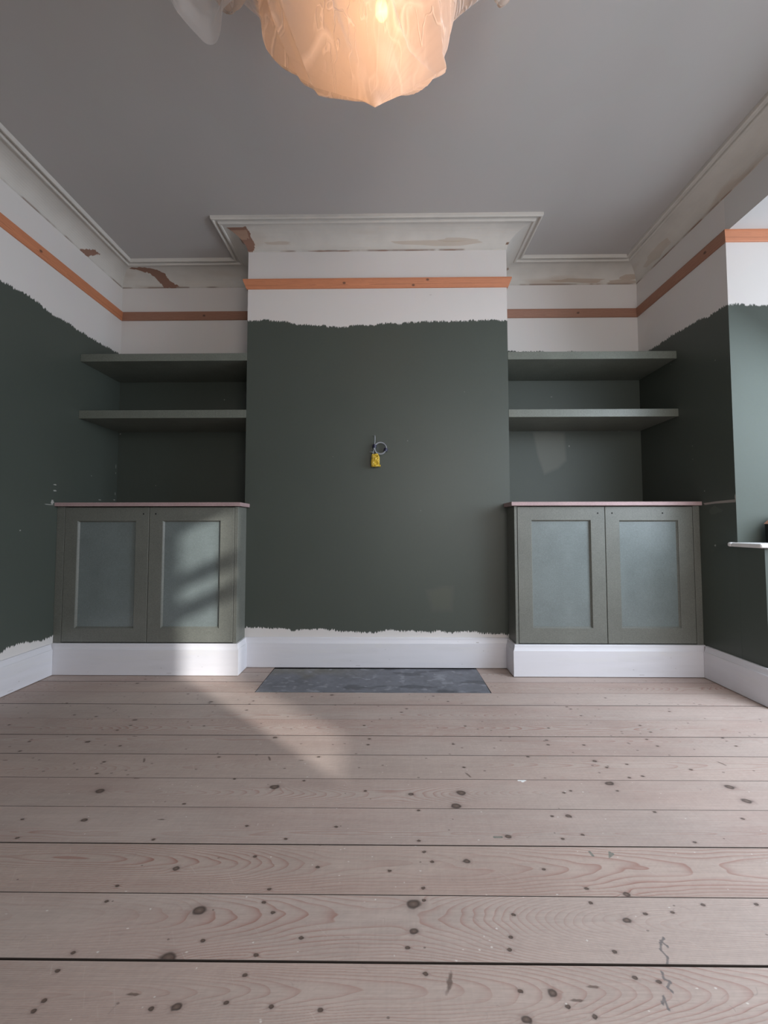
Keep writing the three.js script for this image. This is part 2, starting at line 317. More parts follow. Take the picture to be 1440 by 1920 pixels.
const covePatches = [
  (c) => { ragged(c, [[lenL - 0.40, 0.003], [lenL - 0.33, 0.003], [lenL - 0.29, 0.06], [lenL - 0.27, 0.075], [lenL - 0.32, 0.07], [lenL - 0.36, 0.04]], PLASTER, 3, 0.006); },
  (c) => { ragged(c, [[0.10, 0.145], [0.20, 0.15], [0.30, 0.135], [0.345, 0.10], [0.36, 0.05], [0.43, 0.012], [0.40, 0.003], [0.31, 0.003], [0.27, 0.06], [0.24, 0.10], [0.17, 0.125]], PLASTER, 4, 0.006); },
  (c) => { ragged(c, [[0.36, 0.05], [0.42, 0.06], [0.50, 0.13], [0.44, 0.14], [0.37, 0.11]], PLASTER, 5, 0.008); },
  (c) => {
    ragged(c, [[-0.12, 0.135], [0.02, 0.15], [0.03, 0.10], [0.045, 0.04], [0.03, 0.003], [0.0, 0.003], [-0.03, 0.06]], PLASTER, 6, 0.006); ragged(c, [[-0.06, 0.125], [0.02, 0.13], [0.02, 0.07], [-0.02, 0.08]], PLASTER2, 7, 0.006);
    for (const [s, w] of [[0.47, 0.10], [0.62, 0.06], [0.86, 0.05], [1.06, 0.07], [1.3, 0.06]]) fleck(c, s, 0.004, w, 0.004, css(0.26, 0.16, 0.12, 0.75), 3);
    for (const [s, a, w, h] of [[1.2, 0.045, 0.30, 0.018], [1.35, 0.06, 0.15, 0.012], [0.2, 0.05, 0.1, 0.012]]) fleck(c, s, a, w, h, css(0.42, 0.33, 0.25, 0.45), 5);
    ragged(c, [[1.652, 0.03], [1.70, 0.115], [1.71, 0.12], [1.668, 0.04]], css(0.2, 0.13, 0.09), 9, 0.003);
  },
  null,
  (c) => { for (const [s, a, w, h] of [[0.66, 0.03, 0.22, 0.018], [0.95, 0.02, 0.12, 0.016], [1.0, 0.05, 0.08, 0.02]]) fleck(c, s, a, w, h, css(0.38, 0.28, 0.21, 0.55), 6); fleck(c, 0.10, 0.11, 0.012, 0.012, css(0.36, 0.28, 0.23), 2); },
  (c) => { for (const [s, w] of [[0.3, 0.04], [0.55, 0.05], [0.75, 0.04], [1.0, 0.03]]) fleck(c, s, 0.004, w, 0.004, css(0.28, 0.18, 0.13, 0.8), 4); fleck(c, 0.25, 0.06, 0.14, 0.04, css(0.46, 0.37, 0.30, 0.4), 2); },
];
sweep(plan, coveProfile).forEach((g, i) => struct('trim_' + (i + 1), g, coveMaterial(Math.hypot(plan[i + 1][0] - plan[i][0], plan[i + 1][1] - plan[i][1]), 100 + i * 9, covePatches[i])));

// raw pine for the rails
function pineMap(seed, base, late) {
  const t = pixelMap(1024, 64, (x, y) => {
    const s = x / 1024 * 2, v = y / 64 * 0.07, r = Math.sqrt((v - 0.03 + 0.01 * fbm(s * 1.5, 1, seed, 2)) ** 2 + (0.03 * fbm(s * 0.9, 5, seed + 2, 2)) ** 2) * 260 + fbm(s * 3, v * 40, seed + 4, 2) * 2, f = r - Math.floor(r);
    const k = Math.pow(f, 3) * 0.55, m = 1 + (fbm(s * 30, v * 500, seed + 5, 2) - 0.5) * 0.16; let knot = 0;
    for (const [kx, kv] of [[0.62, 0.035], [1.06, 0.02], [1.15, 0.05], [1.7, 0.03]]) knot = Math.max(knot, smooth(0.010, 0.003, Math.hypot((s - kx) * 0.7, v - kv)));
    return base.map((b, i) => lerp(lerp(b, late[i], k) * m, [0.06, 0.03, 0.02][i], knot * 0.8));
  });
  t.wrapS = t.wrapT = THREE.MirroredRepeatWrapping; t.repeat.set(0.5, 1 / 0.07); return std({ map: t, roughness: 0.55 });
}
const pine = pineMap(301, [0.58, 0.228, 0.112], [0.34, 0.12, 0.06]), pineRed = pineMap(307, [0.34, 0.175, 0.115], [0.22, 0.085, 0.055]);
const railProfile = [[0, 2.3845], [0.006, 2.3845], [0.009, 2.388], [0.024, 2.427], [0.025, 2.431], [0.025, 2.4385], [0, 2.4385]];
const railPlan = [[L, ZB], [L, DA], [A, DA], [A, 0], [B, 0], [B, DA], [R, DA], [R, BAYZ], [BAYX, BAYZ]];
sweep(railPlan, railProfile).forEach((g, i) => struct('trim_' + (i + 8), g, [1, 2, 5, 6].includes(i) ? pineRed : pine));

const skirtProfile = [[0, 0.003], [0.022, 0.003], [0.022, 0.1475], [0.0205, 0.1495], [0.0185, 0.150], [0.0175, 0.153], [0.0150, 0.160], [0.0130, 0.168], [0.0125, 0.1755], [0.0105, 0.1795], [0, 0.180]];
// worn painted board: faint scuffs and dents
const skirtMap = canvasMap(1024, 128, (c, W, H) => {
  c.fillStyle = css(0.72, 0.725, 0.76); c.fillRect(0, 0, W, H); const r = mulberry(77);
  for (let i = 0; i < 160; i++) { const x = r() * W, y = r() * H, l = 20 + 60 * r(); c.fillStyle = css(0.5, 0.49, 0.48, 0.03 * r()); c.beginPath(); c.ellipse(x, y, l, 3 + 9 * r(), 0, 0, 7); c.fill(); }
  for (let i = 0; i < 15; i++) { c.fillStyle = css(0.22, 0.2, 0.19, 0.2 + 0.4 * r()); const w = r() < 0.15 ? 8 + 10 * r() : 1.5 + 2.5 * r(); c.fillRect(r() * W, 20 + r() * (H - 36), w, 1 + r() * 1.5); }
});
skirtMap.wrapS = skirtMap.wrapT = THREE.MirroredRepeatWrapping; skirtMap.repeat.set(0.5, 4.6);
const skirtPaint = std({ map: skirtMap, roughness: 0.4 });
struct('baseboard_left', sweep([[L, ZB], [L, 0.157]], skirtProfile)[0], skirtPaint);
struct('baseboard_chimney', sweep([[A - 0.0, 0], [B, 0]].map(([x, z], i) => [i ? 0.7365 : -0.8905, z]), skirtProfile)[0], skirtPaint);
{
  const [a, b] = sweep([[R, 0.157], [R, 0.515], [BAYX, 0.515]], skirtProfile);
  struct('baseboard_right', a, skirtPaint); struct('baseboard_bay', b, skirtPaint);
}

// ---------------------------------------------------------------- floor
const SEAMS = [-0.36, -0.184, -0.045, 0.093, 0.2315, 0.370, 0.5065, 0.648, 0.784, 0.917, 1.055, 1.192, 1.328, 1.469, 1.608, 1.75, 1.89, 2.03, 2.17, 2.31, 2.46, 2.60, 2.75, 2.90, 3.05, 3.2, 3.35, 3.5, ZB];
const GAPS = { 11: 0.7, 12: 1.0, 13: 1.3, 14: 2.8 };
// knots as [x, distance from the board's far edge, kind]: 1 small, 2 middling, 3 large, 4 streak along, 5 gash across, 6 large gash
const KNOTS = {
  3: [[-1.375, 0.109, 1]], 4: [[-1.383, 0.027, 2]],
  5: [[-1.572, 0.129, 1], [-1.033, 0.022, 1], [-0.875, 0.124, 1], [-0.676, 0.134, 1], [-0.669, 0.099, 1], [-0.389, 0.049, 1], [0.226, 0.038, 1], [0.291, 0.097, 1], [1.085, 0.053, 1]],
  6: [[-0.667, 0.057, 1], [-1.327, 0.124, 1], [-1.437, 0.11, 1], [-1.658, 0.141, 1], [0.084, 0.038, 1], [0.058, 0.073, 1], [0.874, 0.099, 1], [0.856, 0.035, 1], [0.848, 0.013, 1], [1.303, 0.055, 1]],
  7: [[-1.116, 0.061, 1], [-1.146, 0.101, 1], [-1.646, 0.061, 1], [-0.797, 0.063, 1], [-0.107, 0.053, 1], [0.329, 0.056, 1], [0.68, 0.069, 1], [1.092, 0.098, 1], [1.083, 0.044, 1]],
  8: [[-1.042, 0.01, 4], [-1.054, 0.08, 1], [-0.463, 0.015, 2], [-0.079, 0.022, 1], [-0.082, 0.064, 1], [-1.412, 0.119, 1], [-1.438, 0.053, 1], [0.254, 0.058, 1], [0.634, 0.026, 1], [0.626, 0.059, 1], [1.039, 0.017, 1], [1.049, 0.065, 1], [1.356, 0.062, 1], [1.353, 0.005, 1], [0.766, 0.06, 1]],
  9: [[-1.04, 0.05, 1], [-0.9, 0.039, 5], [-0.443, 0.024, 5], [-0.322, 0.035, 4], [-0.634, 0.017, 1], [-0.262, 0.013, 1], [-1.016, 0.117, 1], [-1.411, 0.044, 4], [0.752, 0.031, 2], [0.775, 0.068, 1], [0.858, 0.049, 1], [1.203, 0.041, 5], [1.064, 0.078, 1], [0.273, 0.114, 5], [0.518, 0.006, 1], [0.267, 0.072, 1], [0.871, 0.116, 1], [0.821, 0.124, 1]],
  10: [[-0.86, 0.004, 4], [-0.525, 0.004, 1], [-0.938, 0.067, 3], [-0.377, 0.043, 3], [-0.634, 0.123, 1], [-0.077, 0.06, 1], [-0.287, 0.011, 1], [0.735, 0.017, 3], [0.74, 0.053, 1], [0.233, 0.067, 3], [0.207, 0.125, 3], [0.07, 0.074, 2], [0.563, 0.063, 1], [0.589, 0.054, 1], [1.12, 0.031, 3], [1.116, 0.096, 3]],
  11: [[-0.89, 0.055, 2], [-0.407, 0.073, 1], [-0.151, 0.074, 1], [-0.284, 0.118, 1], [-0.666, 0.051, 4], [-1.073, 0.054, 1], [-1.023, 0.121, 1], [0.796, 0.009, 1], [1.035, 0.034, 1], [0.537, 0.097, 1], [0.476, 0.111, 1], [0.328, 0.105, 2], [0.482, 0.028, 1], [0.089, 0.008, 1], [0.081, 0.121, 1], [0.828, 0.12, 1], [-0.645, 0.123, 1]],
  12: [[-0.534, 0.075, 2], [-0.18, 0.068, 1], [-0.648, 0.123, 1], [-0.283, 0.128, 1], [-0.349, 0.038, 1], [0.092, 0.02, 1], [0.199, 0.048, 2], [0.001, 0.077, 1], [0.11, 0.05, 1], [0.386, 0.069, 1], [0.467, 0.12, 1], [0.08, 0.122, 1], [0.552, 0.134, 2]],
  13: [[-0.422, 0.04, 3], [-0.645, 0.021, 1], [-0.285, 0.02, 1], [-0.258, 0.043, 1], [-0.183, 0.095, 1], [-0.438, 0.135, 3], [-0.634, 0.127, 1], [-0.266, 0.128, 1], [-0.385, 0.102, 1], [0.055, 0.021, 3], [0.08, 0.012, 1], [0.273, 0.043, 1], [0.458, 0.015, 1], [0.516, 0.053, 2], [0.565, 0.039, 1], [0.627, 0.035, 1], [0.709, 0.017, 1], [0.83, 0.015, 1], [0.052, 0.08, 2], [0.037, 0.112, 1], [0.253, 0.09, 1], [0.453, 0.116, 1], [0.243, 0.114, 1]],
  14: [[-0.275, 0.023, 1], [-0.639, 0.019, 1], [-0.623, 0.066, 1], [-0.628, 0.081, 1], [-0.379, 0.073, 2], [-0.293, 0.066, 1], [-0.21, 0.071, 1], [-0.122, 0.075, 1], [-0.468, 0.055, 4], [-0.422, 0.076, 1], [0.113, 0.031, 6], [0.069, 0.018, 1], [0.241, 0.044, 1], [0.238, 0.085, 2], [0.318, 0.066, 1], [0.358, 0.08, 1], [0.465, 0.021, 1], [0.506, 0.027, 1], [0.379, 0.036, 4], [0.339, 0.057, 4]],
};
const SCRAPES = {   // dark gouges and pale drips as [x, v, x, v, ...] strokes
  13: [['g', 0.5695, 0.089, 0.556, 0.100, 0.548, 0.112, 0.552, 0.125, 0.543, 0.137], ['g', 0.560, 0.095, 0.566, 0.105]], 14: [['g', 0.523, 0.012, 0.519, 0.022, 0.527, 0.027, 0.516, 0.036, 0.52, 0.042], ['g', 0.49, 0.06, 0.498, 0.052, 0.494, 0.068]],
  12: [['d', 0.580, 0.018, 0.575, 0.028, 0.585, 0.022], ['d', 0.528, 0.017, 0.53, 0.028]], 11: [['d', 0.29, 0.107, 0.31, 0.107]],
  10: [['w', 0.44, 0.004, 0.456, 0.005, 0.449, 0.010]],
};
const plankTextures = [];
function plankMaterial(i, width) {
  const near = i >= 10, x0 = near ? -1.3 : L, x1 = near ? 1.3 : R, W = 2048, H = near ? 224 : 128, rnd = mulberry(500 + i * 13), sx = x1 - x0;
  const tone = 0.97 + 0.07 * rnd(), pink = (rnd() - 0.5) * 0.022, vc = width * (0.25 + 0.5 * rnd()), den = 230 + 110 * rnd(), s = 900 + i * 31, grainAmt = 0.40 + 0.35 * rnd();
  const knots = [...(KNOTS[i] ?? [])];
  for (let k = 0; k < (near ? 8 : 30); k++) knots.push([lerp(x0, x1, rnd()), width * rnd(), rnd() < 0.05 ? 2 : 0]);
  const size = (k) => [near ? 0.0015 : 0.0026, near ? 0.0031 : 0.0036, 0.0055, 0.0094, 0.0032, 0.011, 0.014][k];
  const height = new Float32Array(W * H);
  const map = canvasMap(W, H, (c) => {
    const im = new ImageData(W, H), d = im.data;
    for (let px = 0; px < W; px++) {
      const x = x0 + (px + 0.5) / W * sx, drift = vc + (noise(x * 0.8, 2, s) - 0.5) * 0.05, pith = 0.004 + 0.10 * Math.pow(noise(x * 1.25, 7, s + 1), 1.7), mask = smooth(0.25, 0.7, fbm(x * 1.6, 4, s + 2, 2));
      const close = knots.filter(([kx]) => Math.abs(kx - x) < 0.12);
      for (let py = 0; py < H; py++) {
        const v = (py + 0.5) / H * width; let yy = v - drift, warp = 0, knot = 0, rim = 0, gash = 0;
        for (const [kx, kv, kind] of close) {
          const r = size(kind), dx = x - kx, dv = v - kv;
          if (kind <= 3) {
            const q = Math.hypot(dx / (r * 1.55), dv / r) * (1 + 0.4 * (noise(dx / r * 0.9 + 9, dv / r * 0.9 + kx * 50, s + 6) - 0.5));
            if (kind) { warp += r * 1.3 * Math.exp(-(dx * dx / (r * r * 14) + dv * dv / (r * r * 5))) * Math.sign(dv || 1); }
            knot = Math.max(knot, smooth(1.15, 0.75, q) * (kind === 0 ? 0.55 : kind === 1 ? 0.95 : 0.92 - 0.18 * smooth(0.45, 0.1, q))); rim = Math.max(rim, smooth(0.5, 0.85, q) * smooth(1.3, 0.95, q));
            gash = Math.max(gash, kind ? 0.25 * smooth(2.6, 1.0, q) : 0);
          } else {
            const sl = kind === 4 ? [r * 4.5, r * 0.75, 0.05] : kind === 5 ? [r * 0.42, r * 1.35, 0.55] : [r * 0.38, r * 1.4, -0.35], q = Math.hypot((dx - dv * sl[2]) / sl[0], dv / sl[1]) * (1 + 0.6 * (noise(dx * 200, dv * 200, s) - 0.5));
            knot = Math.max(knot, smooth(1.1, 0.5, q) * 0.8);
          }
        }
        yy += warp;
        const ring = Math.sqrt(yy * yy + pith * pith) * den + (fbm(x * 5, v * 22, s + 3, 3) - 0.5) * 2.4, t = ring - Math.floor(ring);
        const late = Math.pow(t, 4.2) * smooth(1.0, 0.94, t) * 1.35 * (0.45 + 0.9 * noise(x * 7, v * 60, s + 12)), fine = (noise(x * 55, v * 1500, s + 4) - 0.5) * 0.12 + (noise(x * 9, v * 320, s + 9) - 0.5) * 0.09 + (noise((x + v * 1.3) * 170, (v - x) * 26, s + 14) - 0.5) * 0.05, saw = (noise(x * 240, v * 30, s + 10) - 0.5) * 0.05;
        const blot = (fbm(x * 4, v * 11, s + 5, 3) - 0.5) * 0.24, red = smooth(0.52, 0.75, fbm(x * 1.9, v * 8, s + 11, 3)) * 0.35, m = tone * (1 + blot + fine + saw);
        let col = [(0.445 + pink) * m, 0.358 * m, (0.312 - pink * 0.5) * m], lt = [0.325, 0.175, 0.14];
        const g = late * grainAmt * (0.35 + mask);
        col = col.map((q, k) => lerp(q, lt[k] * tone, clamp(g + red * 0.4)));
        col = col.map((q, k) => lerp(q, [0.16, 0.10, 0.08][k], gash)); col = col.map((q, k) => lerp(q, [0.095, 0.062, 0.047][k], knot * 0.92)); col = col.map((q, k) => lerp(q, [0.015, 0.012, 0.012][k], rim * 0.45));
        const k4 = ((H - 1 - py) * W + px) * 4; for (let k = 0; k < 3; k++) d[k4 + k] = sr(col[k]); d[k4 + 3] = 255;
        height[(H - 1 - py) * W + px] = 0.6 - late * 0.25 * grainAmt + fine * 0.8 - knot * 0.35 + blot * 0.15;
      }
    }
    c.putImageData(im, 0, 0);
    // flecks of old paint, scratches of the sander and gouges
    c.save(); c.setTransform(W / sx, 0, 0, -H / width, -x0 * W / sx, H); c.lineCap = 'round';
    for (let k = 0; k < 26; k++) { const x = lerp(x0, x1, rnd()), v = width * rnd(), a = 0.5 + 0.4 * rnd(), l = 0.01 + 0.03 * rnd(); c.strokeStyle = css(0.62, 0.55, 0.50, 0.10 + 0.2 * rnd()); c.lineWidth = 0.0008 + 0.001 * rnd(); c.beginPath(); c.moveTo(x, v); c.lineTo(x + Math.cos(a) * l, v + Math.sin(a) * l * 1.4); c.stroke(); }
    for (let k = 0; k < 30; k++) { c.strokeStyle = css(0.2, 0.17, 0.15, 0.10 + 0.22 * rnd()); c.lineWidth = 0.0006 + 0.0014 * rnd(); const x = lerp(x0, x1, rnd()), v = width * rnd(), a = rnd() * 2.4 - 0.6, l = 0.004 + 0.02 * rnd(); c.beginPath(); c.moveTo(x, v); c.quadraticCurveTo(x + l * 0.5, v + l * (rnd() - 0.5), x + Math.cos(a) * l, v + Math.sin(a) * l); c.stroke(); }
    for (let k = 0; k < 26; k++) fleck(c, lerp(x0, x1, rnd()), width * rnd(), 0.0015 + 0.002 * rnd(), 0.001 + 0.0012 * rnd(), css(0.7, 0.67, 0.63, 0.8), k);
    for (const st of SCRAPES[i] ?? []) {
      const col = { g: css(0.17, 0.15, 0.14, 0.85), d: css(0.17, 0.18, 0.15, 0.75), w: css(0.82, 0.82, 0.80) }[st[0]]; c.strokeStyle = col; c.lineWidth = { g: 0.0035, d: 0.007, w: 0.006 }[st[0]];
      c.beginPath(); for (let k = 1; k < st.length; k += 2) c.lineTo(st[k], st[k + 1]); c.stroke();
      for (let k = 1; k < st.length; k += 2) fleck(c, st[k], st[k + 1], st[0] === 'w' ? 0.007 : 0.003, st[0] === 'w' ? 0.004 : 0.004, col, k);
    }
    c.restore();
  });
  const bump = canvasMap(W, H, (c) => { const im = new ImageData(W, H); for (let k = 0; k < W * H; k++) { im.data[4 * k] = im.data[4 * k + 1] = im.data[4 * k + 2] = 255 * clamp(height[k]); im.data[4 * k + 3] = 255; } c.putImageData(im, 0, 0); }, false);
  for (const t of [map, bump]) { t.wrapS = THREE.MirroredRepeatWrapping; t.wrapT = THREE.ClampToEdgeWrapping; t.repeat.set(1 / sx, 1); t.offset.set(-x0 / sx, 0); }
  return std({ map, bumpMap: bump, bumpScale: 0.0012, roughness: 0.58 });
}
const floor = new THREE.Group(); floor.name = 'floor'; floor.userData.kind = 'structure'; scene.add(floor);
// the dark space under the boards
mesh('subfloor', [box(L - 0.2, BAYX + 0.2, -0.09, -0.03, DA - 0.1, ZB + 0.2)], std({ color: 0x14110f, roughness: 1 }), floor);
const seamZ = (k, x) => SEAMS[k] - 0.0025 * x;
function plankGeometry(k, xa, xb, drop) {
  const ga = (GAPS[k] ?? (k < 10 ? 1.0 : 0.6)) / 2000, gb = (GAPS[k + 1] ?? (k < 9 ? 1.0 : 0.6)) / 2000, e = 0.0008, w = SEAMS[k + 1] - SEAMS[k], pos = [], uv = [];
  const P = (x, end, h, inset) => [x, h, end ? seamZ(k + 1, x) - gb - inset : seamZ(k, x) + ga + inset];
  const quad = (...q) => { for (const i of [0, 1, 2, 0, 2, 3]) { pos.push(...q[i]); uv.push(q[i][0], clamp((q[i][2] - seamZ(k, q[i][0])) / w)); } };
  const y = -drop, yl = -0.022;
  quad(P(xa, 1, y, e), P(xb, 1, y, e), P(xb, 0, y, e), P(xa, 0, y, e));
  quad(P(xa, 1, y - e, 0), P(xb, 1, y - e, 0), P(xb, 1, y, e), P(xa, 1, y, e)); quad(P(xa, 0, y, e), P(xb, 0, y, e), P(xb, 0, y - e, 0), P(xa, 0, y - e, 0));
  quad(P(xa, 1, yl, 0), P(xb, 1, yl, 0), P(xb, 1, y - e, 0), P(xa, 1, y - e, 0)); quad(P(xa, 0, y - e, 0), P(xb, 0, y - e, 0), P(xb, 0, yl, 0), P(xa, 0, yl, 0));
  quad(P(xa, 0, yl, 0), P(xa, 1, yl, 0), P(xa, 1, y - e, 0), P(xa, 0, y - e, 0)); quad(P(xb, 1, yl, 0), P(xb, 0, yl, 0), P(xb, 0, y - e, 0), P(xb, 1, y - e, 0));
  const g = new THREE.BufferGeometry(); g.setAttribute('position', new THREE.Float32BufferAttribute(pos, 3)); g.setAttribute('uv', new THREE.Float32BufferAttribute(uv, 2)); g.computeVertexNormals();
  g.addGroup(0, 6, 0); g.addGroup(6, pos.length / 3 - 6, 1); return g;    // the worn top, and edges full of old dirt
}
const grime = std({ color: new THREE.Color().setRGB(0.045, 0.034, 0.028), roughness: 0.95 });
const HX0 = -0.6975, HX1 = 0.5305;
{
  const mats = [], rnd = mulberry(9);
  for (let k = 2; k < SEAMS.length - 1; k++) {
    const m = k <= 16 ? (mats[k] = plankMaterial(k, SEAMS[k + 1] - SEAMS[k])) : mats[3 + (k % 12)];
    const runs = k < 5 ? [[L, HX0], [HX1, R]] : [[L, SEAMS[k + 1] > BAYZ + 0.1 && SEAMS[k] < BAYE ? (k < 6 ? R : BAYX) : R]];
    for (const [a, b] of runs) mesh('plank', plankGeometry(k, a + 0.0005, b - 0.0005, 0.0012 * rnd()), [m, grime], floor);
  }
}

// ---------------------------------------------------------------- hearth
{
  const slate = pixelMap(1024, 256, (x, y) => {
    const u = x / 1024 * 1.23, v = y / 256 * 0.31, n = fbm(u * 9, v * 9, 61, 5), f = fbm(u * 42, v * 42, 62, 3), w = smooth(0.60, 0.78, fbm(u * 26, v * 40, 63, 3)), far = smooth(0.13, 0.0, v + (n - 0.5) * 0.2) * smooth(0.75, 0.2, u);
    const k = 0.75 + n * 0.5 + (f - 0.5) * 0.35, dk = smooth(0.62, 0.72, fbm(u * 6, v * 16, 66, 3)) * 0.4;
    const c = [lerp(0.150, 0.175, far) * k, lerp(0.155, 0.168, far) * k, lerp(0.175, 0.148, far) * k];
    return c.map((q, i) => lerp(q, [0.36, 0.37, 0.40][i], w * 0.45) * (1 - dk));
  });
  slate.repeat.set(1 / 1.23, 1 / 0.315); slate.offset.set(0.6955 / 1.23, -0.04 / 0.315);
  const bump = pixelMap(512, 128, (x, y) => { const n = fbm(x / 26, y / 26, 64, 5); return [n, n, n]; }, false); bump.repeat.copy(slate.repeat); bump.offset.copy(slate.offset);
  const s = new THREE.Shape(); [[-0.6945, 0.3625], [-0.30, 0.3618], [0.1, 0.362], [0.5255, 0.360], [0.5285, 0.2], [0.529, 0.027], [-0.694, 0.032], [-0.6955, 0.2]].forEach(([x, z], i) => i ? s.lineTo(x, -z) : s.moveTo(x, -z));
  const g = new THREE.ExtrudeGeometry(s, { depth: 0.024, bevelEnabled: true, bevelThickness: 0.002, bevelSize: 0.002, bevelSegments: 2 }); g.rotateX(-Math.PI / 2);
  const h = mesh('hearth_stone', metricUV(g), std({ map: slate, bumpMap: bump, bumpScale: 0.004, roughness: 0.55 }));
  h.position.y = -0.0275; tag(h, 'grey slate hearth slab set into the floorboards below the chimney breast', 'hearth');
}

// ---------------------------------------------------------------- cabinets, worktops, shelves
const CF = 0.134;                                                      // face of the cabinets
function doorParts(cab, x0, x1, y0, y1, px0, px1, py0, py1, holes) {
  const s = new THREE.Shape([[x0, y0], [x1, y0], [x1, y1], [x0, y1]].map((p) => new THREE.Vector2(...p)));
  s.holes.push(new THREE.Path([[px0, py0], [px0, py1], [px1, py1], [px1, py0]].map((p) => new THREE.Vector2(...p))));
  const g = new THREE.ExtrudeGeometry(s, { depth: 0.018, bevelEnabled: true, bevelThickness: 0.002, bevelSize: 0.002, bevelOffset: -0.002, bevelSegments: 2 });
  g.translate(0, 0, CF - 0.020);
  const door = mesh('door', metricUV(g), board, cab);
  const p = mesh('panel', rbox(px0 - 0.006, px1 + 0.006, py0 - 0.006, py1 + 0.006, CF - 0.019, CF - 0.0125, 0.001, 1), boardPanel, door);
  const e = 0.006, q = [];                                             // sloped moulding round the panel
  const ring = (a, z) => [[px0 + a, py0 + a, z], [px1 - a, py0 + a, z], [px1 - a, py1 - a, z], [px0 + a, py1 - a, z]], o = ring(-0.001, CF - 0.0035), n = ring(e, CF - 0.0123), pos = [];
  for (let i = 0; i < 4; i++) { const j = (i + 1) % 4; for (const v of [o[i], o[j], n[j], o[i], n[j], n[i]]) pos.push(...v); }
  const mg = new THREE.BufferGeometry(); mg.setAttribute('position', new THREE.Float32BufferAttribute(pos, 3)); mg.setAttribute('uv', new THREE.Float32BufferAttribute(pos.filter((_, i) => i % 3 < 2), 2)); mg.computeVertexNormals();
  mesh('panel_moulding', mg, board, door);
  for (const [hx, hy] of holes) { const c = new THREE.CylinderGeometry(0.0045, 0.0045, 0.003, 12); c.rotateX(Math.PI / 2); c.translate(hx, hy, CF - 0.0008); mesh('screw_hole', c, dark, door); }
  return door;
}
function cabinet(side) {
  const left = side < 0, xw = left ? L : R, xe = left ? -0.891 : 0.7368, xc = left ? A : B, e = 0.0005;
  const c = thing('alcove_cabinet', [0, 0, 0], left ? 'raw green board cupboard with two framed doors, sunlit patch on one door' : 'raw green board cupboard with two framed doors, beside the bay opening', 'cabinet', 'alcove cupboards');
  const lo = Math.min(xw, xe), hi = Math.max(xw, xe);
  const deep = left ? [L + e, A - 0.001] : [B + 0.001, R - e];
  mesh('carcass', [box(deep[0], deep[1], 0.0, 0.979, DA + e, 0.0), box(lo + e, hi - e, 0.0, 0.979, 0.0005, CF - 0.024)], board, c);
  const stile = 0.0215;
  mesh('stile', rbox(left ? L + e : 0.7368, left ? L + 0.0465 : 0.7368 + 0.0155, 0.1805, 0.980, CF - 0.0235, CF, 0.001, 1), board, c);
  mesh('stile', rbox(left ? -0.9105 : 1.7755, left ? -0.891 : R - e, 0.1805, 0.980, CF - 0.0235, CF, 0.001, 1), board, c);
  if (left) {
    doorParts(c, -1.9246, -1.4220, 0.1845, 0.976, -1.8485, -1.5008, 0.2668, 0.8945, [[-1.455, 0.937]]);
    doorParts(c, -1.4186, -0.9128, 0.1845, 0.976, -1.3385, -0.9962, 0.2680, 0.8955, [[-1.382, 0.937]]);
  } else {
    doorParts(c, 0.7552, 1.2640, 0.1845, 0.976, 0.8370, 1.1812, 0.2728, 0.8965, [[1.224, 0.938]]);
    doorParts(c, 1.2672, 1.7735, 0.1845, 0.976, 1.3490, 1.6885, 0.2738, 0.8945, [[1.307, 0.938], [1.60, 0.938]]);
  }
  const line = left ? [[L + 0.001, CF], [-0.891, CF], [-0.891, 0.0005]] : [[0.7368, 0.0005], [0.7368, CF], [R - 0.001, CF]];
  for (const g of sweep(line, skirtProfile)) mesh('plinth_board', g, skirtPaint, c);
  return c;
}
cabinet(-1); cabinet(1);
function worktop(side) {
  const left = side < 0, s = new THREE.Shape(), z = 0.1555, P = left ? [[L + 0.0005, -DA - 0.001], [L + 0.0005, -z], [-0.8715, -z], [-0.8715, -0.0005], [A - 0.0005, -0.0005], [A - 0.0005, -DA - 0.001]] : [[R - 0.0005, -DA - 0.001], [B + 0.0005, -DA - 0.001], [B + 0.0005, -0.0005], [0.7165, -0.0005], [0.7165, -z], [R - 0.0005, -z]];
  P.forEach(([x, y], i) => i ? s.lineTo(x, y) : s.moveTo(x, y));
  const g = new THREE.ExtrudeGeometry(s, { depth: 0.0205, bevelEnabled: true, bevelThickness: 0.0008, bevelSize: 0.0008, bevelOffset: -0.0008, bevelSegments: 1 }); g.rotateX(-Math.PI / 2); g.translate(0, 0.9825, 0);
  tag(mesh('worktop', metricUV(g), pinkBoard), left ? 'thin pink board top on the cupboard in the darker alcove' : 'thin pink board top on the cupboard next to the bay', 'worktop', 'worktops on the alcove cupboards');
}
worktop(-1); worktop(1);
const shelfBoard = std({ map: boardMap([0.150, 0.165, 0.140], 74, 0.3), roughness: 0.45 });
function shelf(left, y0, y1, label) {
  const x0 = left ? L + 0.0005 : B + 0.0005, x1 = left ? A - 0.0005 : R - 0.0005, g = thing('alcove_shelf', [0, 0, 0], label, 'shelf', 'board shelves in the two alcoves');
  mesh('shelf_board', rbox(x0, x1, y0 + 0.0015, y1 - 0.0015, DA + 0.0005, -0.017, 0.0005, 1), shelfBoard, g);
  mesh('front_lip', rbox(x0, x1, y0, y1, -0.0168, 0.0012, 0.0012, 2), shelfBoard, g);
}
shelf(true, 1.920, 1.9686, 'thick green board shelf, upper of two in the unlit dark alcove');
shelf(true, 1.551, 1.6023, 'thick green board shelf, lower of two in the unlit dark alcove');
shelf(false, 1.917, 1.9651, 'thick green board shelf, upper of two in the alcove by the bay');
shelf(false, 1.548, 1.5968, 'thick green board shelf, lower of two in the alcove by the bay');

